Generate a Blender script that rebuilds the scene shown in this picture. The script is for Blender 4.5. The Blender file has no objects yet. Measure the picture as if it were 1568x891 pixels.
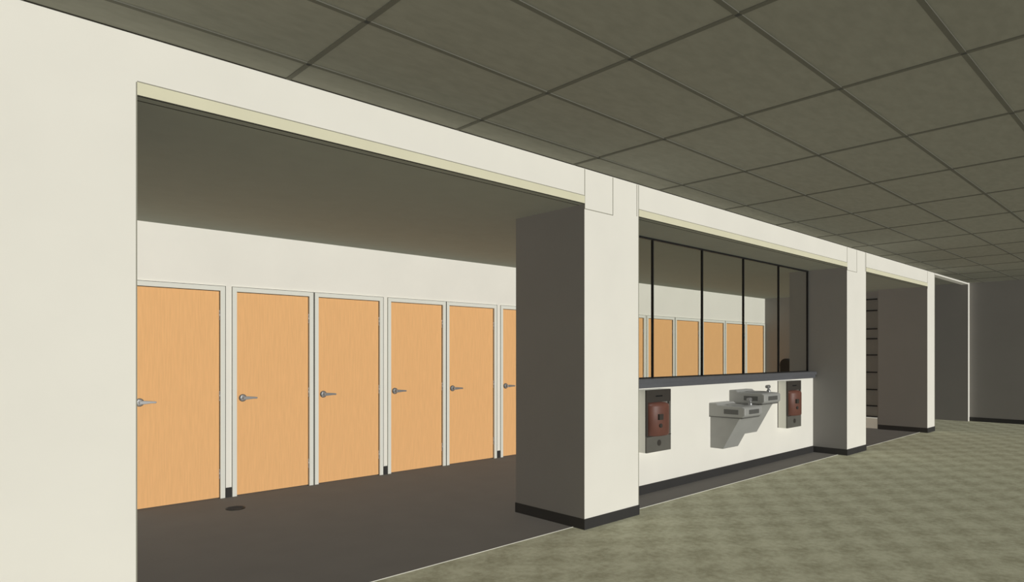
import bpy, bmesh, math
from mathutils import Vector, Matrix
scene = bpy.context.scene
scene.view_settings.view_transform = 'Standard'

def lin(c):
    return tuple(((v/255)/12.92 if v/255 <= .04045 else ((v/255+.055)/1.055)**2.4) for v in c) + (1,)

def mat(name, rgb, rough=.8, metal=0, var=.04, scale=6, spec=.2, stretch=(1,1,1)):
    m = bpy.data.materials.new(name); m.use_nodes = True
    nt = m.node_tree; b = nt.nodes['Principled BSDF']
    b.inputs['Roughness'].default_value = rough
    b.inputs['Metallic'].default_value = metal
    b.inputs['Specular IOR Level'].default_value = spec
    tc = nt.nodes.new('ShaderNodeTexCoord'); mp = nt.nodes.new('ShaderNodeMapping')
    mp.inputs['Scale'].default_value = stretch
    n = nt.nodes.new('ShaderNodeTexNoise'); n.inputs['Scale'].default_value = scale; n.inputs['Detail'].default_value = 5
    r = nt.nodes.new('ShaderNodeValToRGB')
    c = lin(rgb)
    r.color_ramp.elements[0].position = .3; r.color_ramp.elements[1].position = .7
    r.color_ramp.elements[0].color = tuple(v*(1-var) for v in c[:3])+(1,)
    r.color_ramp.elements[1].color = tuple(min(1,v*(1+var)) for v in c[:3])+(1,)
    L = nt.links.new
    L(tc.outputs['Object'], mp.inputs['Vector']); L(mp.outputs['Vector'], n.inputs['Vector'])
    L(n.outputs['Fac'], r.inputs['Fac']); L(r.outputs['Color'], b.inputs['Base Color'])
    return m

M = {}
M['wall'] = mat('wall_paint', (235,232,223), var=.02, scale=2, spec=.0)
M['sideshade'] = mat('wall_side_shade', (134,132,129), var=.02, scale=2, spec=.0)  # shade painted into the wall colour for column sides and returns
M['endwall'] = mat('end_wall_shade', (136,133,129), var=.02, scale=2, spec=.0)  # end walls: darker base colour carries their shade
M['trimcream'] = mat('cream_trim', (222,218,192), var=.02, spec=0)
M['base'] = mat('rubber_base', (56,55,54), var=.05)
M['seam'] = mat('dark_seam', (50,48,42), var=.02, spec=0)
M['softseam'] = mat('soft_seam', (150,148,136), var=.02, spec=0)
M['tile'] = mat('ceiling_tile', (141,140,129), var=.06, scale=9, stretch=(1,2.5,1), spec=0)
M['tee'] = mat('ceiling_tee', (108,107,98), var=.03, spec=0)
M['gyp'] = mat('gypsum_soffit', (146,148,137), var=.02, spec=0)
M['floor'] = mat('resilient_floor', (104,101,97), var=.03, rough=.9, scale=3, spec=.05)
M['wood'] = mat('maple_veneer', (236,184,128), var=.045, scale=9, stretch=(9,1,.5), rough=.7, spec=0)
M['frame'] = mat('door_frame_paint', (226,226,217), var=.01, spec=0)
M['metal'] = mat('brushed_metal', (150,150,150), metal=.5, rough=.35, var=.04, spec=.5)
M['steel'] = mat('stainless_steel', (158,158,155), metal=.1, rough=.5, var=.04, spec=.4)
M['steeldark'] = mat('stainless_dark', (98,98,96), metal=.15, rough=.4, var=.04)
M['black'] = mat('black_plastic', (24,24,24), rough=.5)
M['counter'] = mat('counter_laminate', (92,93,97), var=.04, rough=.5, scale=20)
M['bronze'] = mat('dark_bronze', (62,58,54), var=.06, rough=.5)
M['bronzelight'] = mat('brushed_bronze', (98,96,90), var=.06, rough=.5)
M['red'] = mat('copper_brown_enamel', (104,66,55), var=.12, rough=.5, spec=.4, scale=7)
M['pale'] = mat('pale_strip', (232,231,222), var=.01)
M['shelf'] = mat('grey_shelf_panel', (120,118,112), var=.03)

# glass
g = bpy.data.materials.new('clear_glass'); g.use_nodes = True
nt = g.node_tree; nt.nodes.clear()
o = nt.nodes.new('ShaderNodeOutputMaterial'); mx = nt.nodes.new('ShaderNodeMixShader'); mx.inputs[0].default_value = .03
t = nt.nodes.new('ShaderNodeBsdfTransparent'); t.inputs[0].default_value = (.93,.94,.92,1)
gl = nt.nodes.new('ShaderNodeBsdfGlossy'); gl.inputs['Roughness'].default_value = .05
nt.links.new(t.outputs[0], mx.inputs[1]); nt.links.new(gl.outputs[0], mx.inputs[2]); nt.links.new(mx.outputs[0], o.inputs[0])
M['glass'] = g

# carpet
def carpet():
    m = mat('carpet_tile', (150,150,120), rough=.95, spec=.0)
    nt = m.node_tree; N = nt.nodes; L = nt.links.new
    b = N['Principled BSDF']
    tc = N.new('ShaderNodeTexCoord')
    ns = N.new('ShaderNodeTexNoise'); ns.inputs['Scale'].default_value = 5; ns.inputs['Detail'].default_value = 4
    L(tc.outputs['Object'], ns.inputs['Vector'])
    sep = N.new('ShaderNodeSeparateXYZ'); L(tc.outputs['Object'], sep.inputs[0])
    def wave(axis, per, amp):
        a = N.new('ShaderNodeMath'); a.operation = 'MULTIPLY_ADD'
        L(ns.outputs['Fac'], a.inputs[0]); a.inputs[1].default_value = amp
        k = N.new('ShaderNodeMath'); k.operation = 'MULTIPLY'; L(sep.outputs[axis], k.inputs[0]); k.inputs[1].default_value = 2*math.pi/per
        L(k.outputs[0], a.inputs[2])
        s = N.new('ShaderNodeMath'); s.operation = 'SINE'; L(a.outputs[0], s.inputs[0])
        return s
    s1 = wave(0,.61,3.0); s2 = wave(1,.46,3.0)
    p = N.new('ShaderNodeMath'); p.operation = 'MULTIPLY'; L(s1.outputs[0], p.inputs[0]); L(s2.outputs[0], p.inputs[1])
    n2 = N.new('ShaderNodeTexNoise'); n2.inputs['Scale'].default_value = 16; n2.inputs['Detail'].default_value = 6; n2.inputs['Roughness'].default_value = .7
    L(tc.outputs['Object'], n2.inputs['Vector'])
    q = N.new('ShaderNodeMath'); q.operation = 'MULTIPLY_ADD'; L(p.outputs[0], q.inputs[0]); q.inputs[1].default_value = .14
    L(n2.outputs['Fac'], q.inputs[2])
    r = N.new('ShaderNodeValToRGB'); L(q.outputs[0], r.inputs[0])
    r.color_ramp.elements[0].position = .26; r.color_ramp.elements[0].color = lin((144,142,120))
    r.color_ramp.elements[1].position = .68; r.color_ramp.elements[1].color = lin((178,177,155))
    L(r.outputs[0], b.inputs['Base Color'])
    return m
M['carpet'] = carpet()

class B:
    def __init__(s, name, parent=None, origin=(0,0,0)):
        s.name = name; s.bm = bmesh.new(); s.mats = []; s.parent = parent; s.o = Vector(origin)
    def mi(s, k):
        if k not in s.mats: s.mats.append(k)
        return s.mats.index(k)
    def box(s, x0,x1,y0,y1,z0,z1,k='wall', xk=None):
        v = [s.bm.verts.new(Vector(p)-s.o) for p in [(x0,y0,z0),(x1,y0,z0),(x1,y1,z0),(x0,y1,z0),(x0,y0,z1),(x1,y0,z1),(x1,y1,z1),(x0,y1,z1)]]
        for i,f in enumerate([(0,3,2,1),(4,5,6,7),(0,1,5,4),(1,2,6,5),(2,3,7,6),(3,0,4,7)]):
            fc = s.bm.faces.new([v[j] for j in f])
            fc.material_index = s.mi(xk if (xk and i in (3,4,5)) else k)
        return s
    def prism(s, prof, axis, a0, a1, k, smooth=False):
        def P(p,a): return {'x':(a,p[0],p[1]),'y':(p[0],a,p[1]),'z':(p[0],p[1],a)}[axis]
        A = [s.bm.verts.new(Vector(P(p,a0))-s.o) for p in prof]; C = [s.bm.verts.new(Vector(P(p,a1))-s.o) for p in prof]
        n = len(prof); fs = []
        for i in range(n):
            f = s.bm.faces.new([A[i],A[(i+1)%n],C[(i+1)%n],C[i]]); f.smooth = smooth; fs.append(f)
        fs.append(s.bm.faces.new(A[::-1])); fs.append(s.bm.faces.new(C))
        for f in fs: f.material_index = s.mi(k)
        return s
    def cyl(s, c, r, axis, a0, a1, k, n=24, r2=None):
        r2 = r if r2 is None else r2
        def P(i,a,rr):
            u = rr*math.cos(2*math.pi*i/n); w = rr*math.sin(2*math.pi*i/n)
            return {'x':(a,c[0]+u,c[1]+w),'y':(c[0]+u,a,c[1]+w),'z':(c[0]+u,c[1]+w,a)}[axis]
        A = [s.bm.verts.new(Vector(P(i,a0,r))-s.o) for i in range(n)]; C = [s.bm.verts.new(Vector(P(i,a1,r2))-s.o) for i in range(n)]
        for i in range(n):
            f = s.bm.faces.new([A[i],A[(i+1)%n],C[(i+1)%n],C[i]]); f.smooth = True; f.material_index = s.mi(k)
        for L_ in (A[::-1],C):
            s.bm.faces.new(L_).material_index = s.mi(k)
        return s
    def done(s, bevel=0):
        bmesh.ops.recalc_face_normals(s.bm, faces=s.bm.faces)
        me = bpy.data.meshes.new(s.name); s.bm.to_mesh(me); s.bm.free()
        for k in s.mats: me.materials.append(M[k])
        ob = bpy.data.objects.new(s.name, me); scene.collection.objects.link(ob)
        ob.location = s.o
        if s.parent:
            ob.parent = s.parent; ob.location = s.o - s.parent.location
        if bevel:
            m = ob.modifiers.new('bevel','BEVEL'); m.width = bevel; m.segments = 2; m.limit_method = 'ANGLE'
        return ob

W=3.565; WB=4.407; D=6.89; HZ=2.745; CZ=3.048; TB=2.811
CA=(4.146,4.908); CB=(9.978,10.747); CC=(13.957,14.43); XL=.806; XE=14.32; XR=17.0

# ---------- floors & ceilings ----------
B('floor').box(-3.2,14.43,3.69,7.1,-.1,0,'floor').done()
B('floor_carpet').box(-3.2,17.3,-7,3.69,-.1,0,'carpet').box(14.43,17.3,3.69,7.1,-.1,0,'carpet').done()
B('trim_1').box(XL,CA[0],3.686,3.692,0,.003,'pale').box(CA[1],CB[0],3.686,3.692,0,.003,'pale').box(CB[1],CC[0],3.686,3.692,0,.003,'pale').done()
c = B('ceiling').box(-3.2,17.3,-7,W,CZ,CZ+.1,'tile').box(14.43,17.3,W,7.1,CZ,CZ+.1,'tile').done()
gr = B('ceiling_grid', c)
x = 1.565-1.22*4
while x < 17.0:
    gr.box(x-.013,x+.013,-7,W,CZ-.006,CZ,'tee'); x += 1.2205
y = 3.30
while y > -7:
    gr.box(-3.0,17.1,y-.013,y+.013,CZ-.006,CZ-.0005,'tee'); y -= .61
gr.done()
B('ceiling_alcove').box(-3.2,CC[1],3.69,7.1,HZ,CZ+.1,'gyp').done()

# ---------- walls ----------
wf = B('wall_front')
wf.box(-3.2,XL,W,WB,0,CZ,'wall','sideshade')
for a,b in ((XL,CA[0]),(CA[1],CB[0]),(CB[1],CC[0])):
    wf.box(a,b,W,3.69,HZ,CZ,'wall')
    wf.box(a,b,W-.004,W,HZ,TB,'trimcream')
    wf.box(a,b,W-.005,W-.001,TB,TB+.005,'softseam')
    wf.box(a,b,W-.005,3.69,HZ-.001,HZ,'gyp')
    wf.box(a,b,W-.005,W+.0,HZ-.003,HZ+.003,'seam')
    wf.box(a,b,W+.06,W+.068,HZ-.002,HZ,'seam')
wf.box(CC[1],XR,W,3.69,CZ-.035,CZ,'wall')
wf.box(-3,XR,W-.003,W,CZ-.006,CZ,'seam')
wf.done()
for n,(a,b) in enumerate((CA,CB,CC)):
    col = B('column' if n==0 else 'column.%03d'%n, origin=(a,W,0))
    col.box(a,b,W,WB,0,CZ,'wall','sideshade')
    col.box(a-.006,b+.006,W-.006,WB+.006,0,.09,'base')
    e=.0025; yy0,yy1=W-.003,W
    wjt = (b-a)*.5
    if n<2:
        col.box(a+wjt-e,a+wjt+e,yy0,yy1,HZ-.04,CZ-.01,'softseam')
        col.box(a,a+wjt,yy0,yy1,HZ-.044,HZ-.038,'softseam')
        col.box(b-.03-e,b-.03+e,yy0,yy1,HZ-.0,CZ-.01,'softseam')
    col.box(a,a+2*e,yy0,yy1,HZ-.04,CZ-.01,'softseam')
    col.box(b-2*e,b,yy0,yy1,.09,CZ-.01,'softseam')
    col.done()
B('trim_2').box(XL-.005,XL,W-.003,W,0,TB,'softseam').done()

B('wall_alcove_left').box(XL-.15,XL,WB,D+.2,0,HZ,'wall').done()
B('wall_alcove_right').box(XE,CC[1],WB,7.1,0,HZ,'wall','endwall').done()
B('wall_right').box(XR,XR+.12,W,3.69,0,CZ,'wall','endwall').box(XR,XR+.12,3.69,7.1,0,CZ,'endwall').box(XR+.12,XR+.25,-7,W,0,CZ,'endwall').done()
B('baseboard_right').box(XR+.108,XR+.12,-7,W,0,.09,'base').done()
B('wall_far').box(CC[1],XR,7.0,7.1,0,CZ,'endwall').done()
B('wall_left').box(-3.2,-3,-7,W,0,CZ,'wall').done()

# ---------- back wall with doors ----------
dw=.80; FT=.05; DH=2.13
starts=[(1.513),(2.477),(3.386),(4.345),(5.25),(6.215),(7.125),(8.83),(9.763),(10.68),(11.65),(12.555),(13.45)]
wb = B('wall_back')
wb.box(XL,XE,D+.08,7.1,0,HZ,'wall')
wb.box(XL,XE,D,D+.08,DH+FT,HZ,'wall')
bb = B('baseboard_back')
prev = XL
for s0 in starts+[None]:
    a = XE if s0 is None else s0-FT
    if a-prev > .012:
        wb.box(prev,a,D,D+.08,0,DH+FT,'wall')
        bb.box(prev,a,D-.008,D,0,.1,'base')
    if s0 is not None: prev = s0+dw+FT
wb.done(); bb.done()
for i,s0 in enumerate(starts):
    a,b = s0,s0+dw
    d = B('door_%d'%(i+1), origin=((a+b)/2,D+.03,0))
    d.box(a+.004,b-.004,D+.012,D+.052,.008,DH-.005,'wood')
    ob = d.done()
    f = B('frame',ob,origin=((a+b)/2,D,0))
    f.box(a-FT,a,D-.015,D+.08,0,DH+FT,'frame').box(b,b+FT,D-.015,D+.08,0,DH+FT,'frame').box(a,b,D-.015,D+.08,DH,DH+FT,'frame')
    f.box(a,b,D+.055,D+.079,0,DH,'black')
    q=.004
    f.box(a-FT-.001,a-FT+q,D-.0165,D-.0149,0,DH+FT,'seam').box(b+FT-q,b+FT+.001,D-.0165,D-.0149,0,DH+FT,'seam')
    f.box(a-FT,b+FT,D-.0165,D-.0149,DH+FT-q,DH+FT,'seam')
    f.box(a-.001,a+.005,D+.004,D+.0535,0,DH,'seam').box(b-.005,b+.001,D+.004,D+.0535,0,DH,'seam').box(a,b,D+.004,D+.0535,DH-.006,DH,'seam')
    f.done()
    h = B('hinges',ob,origin=(b,D,0))
    for hz in (.25,1.05,1.88): h.cyl((b-.004,D-.0),.007,'z',hz-.05,hz+.05,'metal',10)
    h.done()
    lv = B('lever_handle',ob,origin=(a+.067,D,1.02))
    lx=a+.067
    lv.cyl((lx,1.02),.040,'y',D+.012,D-.004,'steeldark',28,.038)
    lv.cyl((lx,1.02),.034,'y',D-.004,D-.012,'metal',28,.026)
    lv.cyl((lx,1.02),.013,'y',D-.012,D-.055,'metal',16)
    pr=[(lx-.016,1.004),(lx-.016,1.036),(lx+.02,1.038),(lx+.09,1.032),(lx+.125,1.028),(lx+.133,1.02),(lx+.125,1.009),(lx+.09,1.010),(lx+.02,1.004)]
    lv.prism(pr,'y',D-.062,D-.045,'metal')
    lv.done(.003)

# ---------- fountain bay : pony wall, counter, glass ----------
PX0,PX1=CA[1],CB[0]
B('wall_pony').box(PX0,PX1,4.05,4.25,0,1.118,'wall').done()
B('baseboard_pony').box(PX0+.006,PX1-.006,4.04,4.05,0,.095,'base').done()
B('counter').box(PX0+.007,PX1-.007,3.99,4.32,1.17,1.215,'counter').box(PX0+.007,PX1-.007,4.01,4.30,1.12,1.17,'counter').done(.004)
gp = B('window_1').box(PX0+.01,PX1-.01,4.126,4.134,1.225,HZ-.02,'glass').done()
mu = B('window_mullions',gp)
for xm in (PX0+.01,5.937,6.957,7.972,8.992,PX1-.012): mu.box(xm-.009,xm+.009,4.118,4.142,1.215,HZ,'black')
mu.box(PX0,PX1,4.118,4.142,HZ-.02,HZ,'black').box(PX0,PX1,4.118,4.142,1.215,1.228,'black')
mu.done()

# ---------- drinking fountains ----------
def fountain(name,x0,top):
    x1=x0+.43; yw=4.05; yf=3.59
    o=(x0+.215,yw,top)
    f=B(name,origin=o)
    zt=top
    f.prism([(yw,zt-.16),(yw,zt),(yw-.10,zt),(yw-.12,zt-.022),(yf+.03,zt-.03),(yf,zt-.045),(yf,zt-.13),(yf+.03,zt-.155)],'x',x0,x1,'steel')
    ob=f.done(.012)
    s=B('skirt',ob,origin=o)
    s.prism([(yw,zt-.54),(yw,zt-.158),(yf+.07,zt-.158),(yf+.10,zt-.20),(yw-.17,zt-.54)],'x',x0+.035,x1-.035,'steel'); s.done(.006)
    k=B('seam_band',ob,origin=o); k.prism([(yw,zt-.168),(yw,zt-.158),(yf+.02,zt-.153),(yf+.045,zt-.168)],'x',x0+.01,x1-.01,'steeldark'); k.done()
    k=B('basin',ob,origin=o)
    cx=x0+.215; cy=3.80; n=32
    bm=k.bm; rings=[]
    for (ra,rb,z) in ((.175,.135,zt-.019),(.165,.125,zt-.0195),(.10,.07,zt-.026),(.02,.02,zt-.0275)):
        rings.append([bm.verts.new(Vector((cx+ra*math.cos(2*math.pi*i/n),cy+rb*math.sin(2*math.pi*i/n),z))-k.o) for i in range(n)])
    for r0,r1,kk in ((0,1,'steel'),(1,2,'steeldark'),(2,3,'steel')):
        for i in range(n):
            ff=bm.faces.new([rings[r0][i],rings[r0][(i+1)%n],rings[r1][(i+1)%n],rings[r1][i]]); ff.material_index=k.mi(kk); ff.smooth=True
    k.done()
    k=B('bubbler',ob,origin=o)
    bx=x1-.07; by=yf+.12
    k.cyl((bx,by),.026,'z',zt-.03,zt+.0,'metal',18,.022); k.cyl((bx,by),.015,'z',zt,zt+.035,'metal',14)
    k.cyl((by,zt+.04),.02,'x',bx-.055,bx+.012,'metal',14,.022); k.done(.002)
    k=B('push_bar',ob,origin=o)
    k.box(x0+.10,x1-.10,yf-.008,yf+.005,zt-.115,zt-.065,'steeldark')
    k.box(x0-.006,x0+.002,yf+.08,yf+.26,zt-.12,zt-.065,'steeldark')
    k.done(.003)
    return ob
fountain('drinking_fountain',6.97,.90)
fountain('drinking_fountain.001',7.45,1.035)

# ---------- extinguisher cabinets : open-front housing with the extinguisher showing ----------
def cabinet(name,x0):
    x1=x0+.44; yb=4.049; yf=3.93; z0=.46; z1=1.12-.012
    o=((x0+x1)/2,3.96,z0)
    c=B(name,origin=o)
    T=.02
    c.box(x0,x1,yb-.01,yb,z0,z1,'bronze')
    c.box(x0,x0+T,yf,yb-.01,z0,z1,'pale').box(x1-T,x1,yf,yb-.01,z0,z1,'pale').box(x0+T,x1-T,yf,yb-.01,z1-T,z1,'pale').box(x0+T,x1-T,yf,yb-.01,z0,z0+T,'pale')
    ob=c.done()
    d=B('door_panels',ob,origin=o)
    d.box(x0,x1,yf-.02,yf,z1-.13,z1,'bronze')
    d.box(x0,x1,yf-.02,yf,z0,z0+.17,'bronzelight')
    d.box(x0,x0+.025,yf-.02,yf,z0+.17,z1-.13,'bronze').box(x1-.035,x1,yf-.02,yf,z0+.17,z1-.13,'bronzelight')
    d.box(x0+.16,x1-.16,yf-.024,yf-.02,z1-.075,z1-.06,'black')
    d.cyl(((x0+x1)/2,z0+.09),.032,'y',yf-.02,yf-.026,'bronze',20)
    d.box(x0,x1,yf-.023,yf-.02,z0+.163,z0+.17,'seam')
    d.done(.002)
    k=B('extinguisher_body',ob,origin=o)
    cx=(x0+x1)/2-.008; cy=yf+.0; n=36; bm=k.bm
    prof=[(.10,z0+.165),(.160,z0+.172),(.176,z0+.185),(.176,z0+.475),(.168,z0+.495),(.12,z0+.512),(.06,z0+.518)]
    rings=[[bm.verts.new(Vector((cx+r*math.cos(2*math.pi*i/n),cy+r*.55*math.sin(2*math.pi*i/n),z))-k.o) for i in range(n)] for r,z in prof]
    for r0,r1 in zip(rings,rings[1:]):
        for i in range(n):
            f=bm.faces.new([r0[i],r0[(i+1)%n],r1[(i+1)%n],r1[i]]); f.smooth=True; f.material_index=k.mi('red')
    for R in (rings[0][::-1],rings[-1]): bm.faces.new(R).material_index=k.mi('red')
    k.done()
    k=B('extinguisher_fittings',ob,origin=o)
    k.box(cx-.10,cx-.03,cy-.102,cy-.075,z0+.34,z0+.40,'bronze')
    k.cyl((cx-.065,z0+.28),.022,'y',cy-.07,cy-.100,'bronze',20)
    k.box(cx+.165,cx+.18,yf-.035,yf-.018,z0+.2,z0+.47,'bronze')
    k.done(.002)
cabinet('fire_extinguisher_cabinet',5.52)
cabinet('fire_extinguisher_cabinet.001',8.79)

# ---------- floor drain ----------
fd=B('floor_drain',origin=(2.27,6.34,0))
fd.cyl((2.27,6.34),.088,'z',0,.006,'black',32)
for i in range(-3,4):
    hw=math.sqrt(.075**2-(i*.02)**2); fd.box(2.27-hw,2.27+hw,6.34+i*.02-.002,6.34+i*.02+.002,.006,.008,'base')
fd.done()

# ---------- hand dryer on right alcove wall ----------
hd=B('hand_dryer',origin=(XE,6.36,1.2))
pts=[(6.36+.13*math.cos(math.pi*i/14),1.24+.14*math.sin(math.pi*i/14)) for i in range(15)]+[(6.24,1.06),(6.48,1.06)]
hd.prism(pts,'x',XE-.14,XE,'black'); hd.cyl((XE-.09,6.36),.03,'z',1.0,1.07,'steeldark'); hd.done(.015)

# ---------- shelving ----------
sh=B('shelving_unit',origin=(14.17,4.9,0))
a,b=4.42,5.3
sh.box(14.30,XE,a,b,.0,2.6,'shelf').box(14.02,14.30,a,a+.02,0,2.6,'shelf').box(14.02,14.30,b-.02,b,0,2.6,'shelf')
sh.box(14.03,14.30,a+.02,b-.02,0,.2,'pale')
for z in (.2,.42,.75,1.1,1.45,1.78,1.98,2.35,2.58):
    sh.box(14.25,14.30,a+.02,b-.02,z,z+.022,'black')
sh.done()

# ---------- lights : flat directional lighting as in a CAD viewport ----------
def sun(name,dirv,energy,color=(1,.995,.965)):
    l=bpy.data.lights.new(name,'SUN'); l.energy=energy; l.color=color; l.angle=math.radians(3); l.use_shadow=False
    ob=bpy.data.objects.new(name,l); ob.rotation_euler=Vector(dirv).to_track_quat('-Z','Y').to_euler(); ob.location=(3,-12,4)
    scene.collection.objects.link(ob)
sun('key_sun',(.05,1,-.12),2.2)
sun('overhead_sun',(.25,.1,-1),.95)
sun('uplight_sun',(.25,.1,1),.5)
w=bpy.data.worlds.new('world'); scene.world=w; w.use_nodes=True
bg=w.node_tree.nodes['Background']; bg.inputs[0].default_value=(1,.99,.97,1); bg.inputs[1].default_value=.35

# ---------- camera ----------
cam=bpy.data.cameras.new('camera'); co=bpy.data.objects.new('camera',cam); scene.collection.objects.link(co)
co.location=(0,0,1.48); co.rotation_euler=(math.radians(90),0,math.radians(-42.9))
cam.sensor_width=36; cam.lens=988/1568*36; cam.shift_y=96.5/1568; cam.clip_start=.05
scene.camera=co
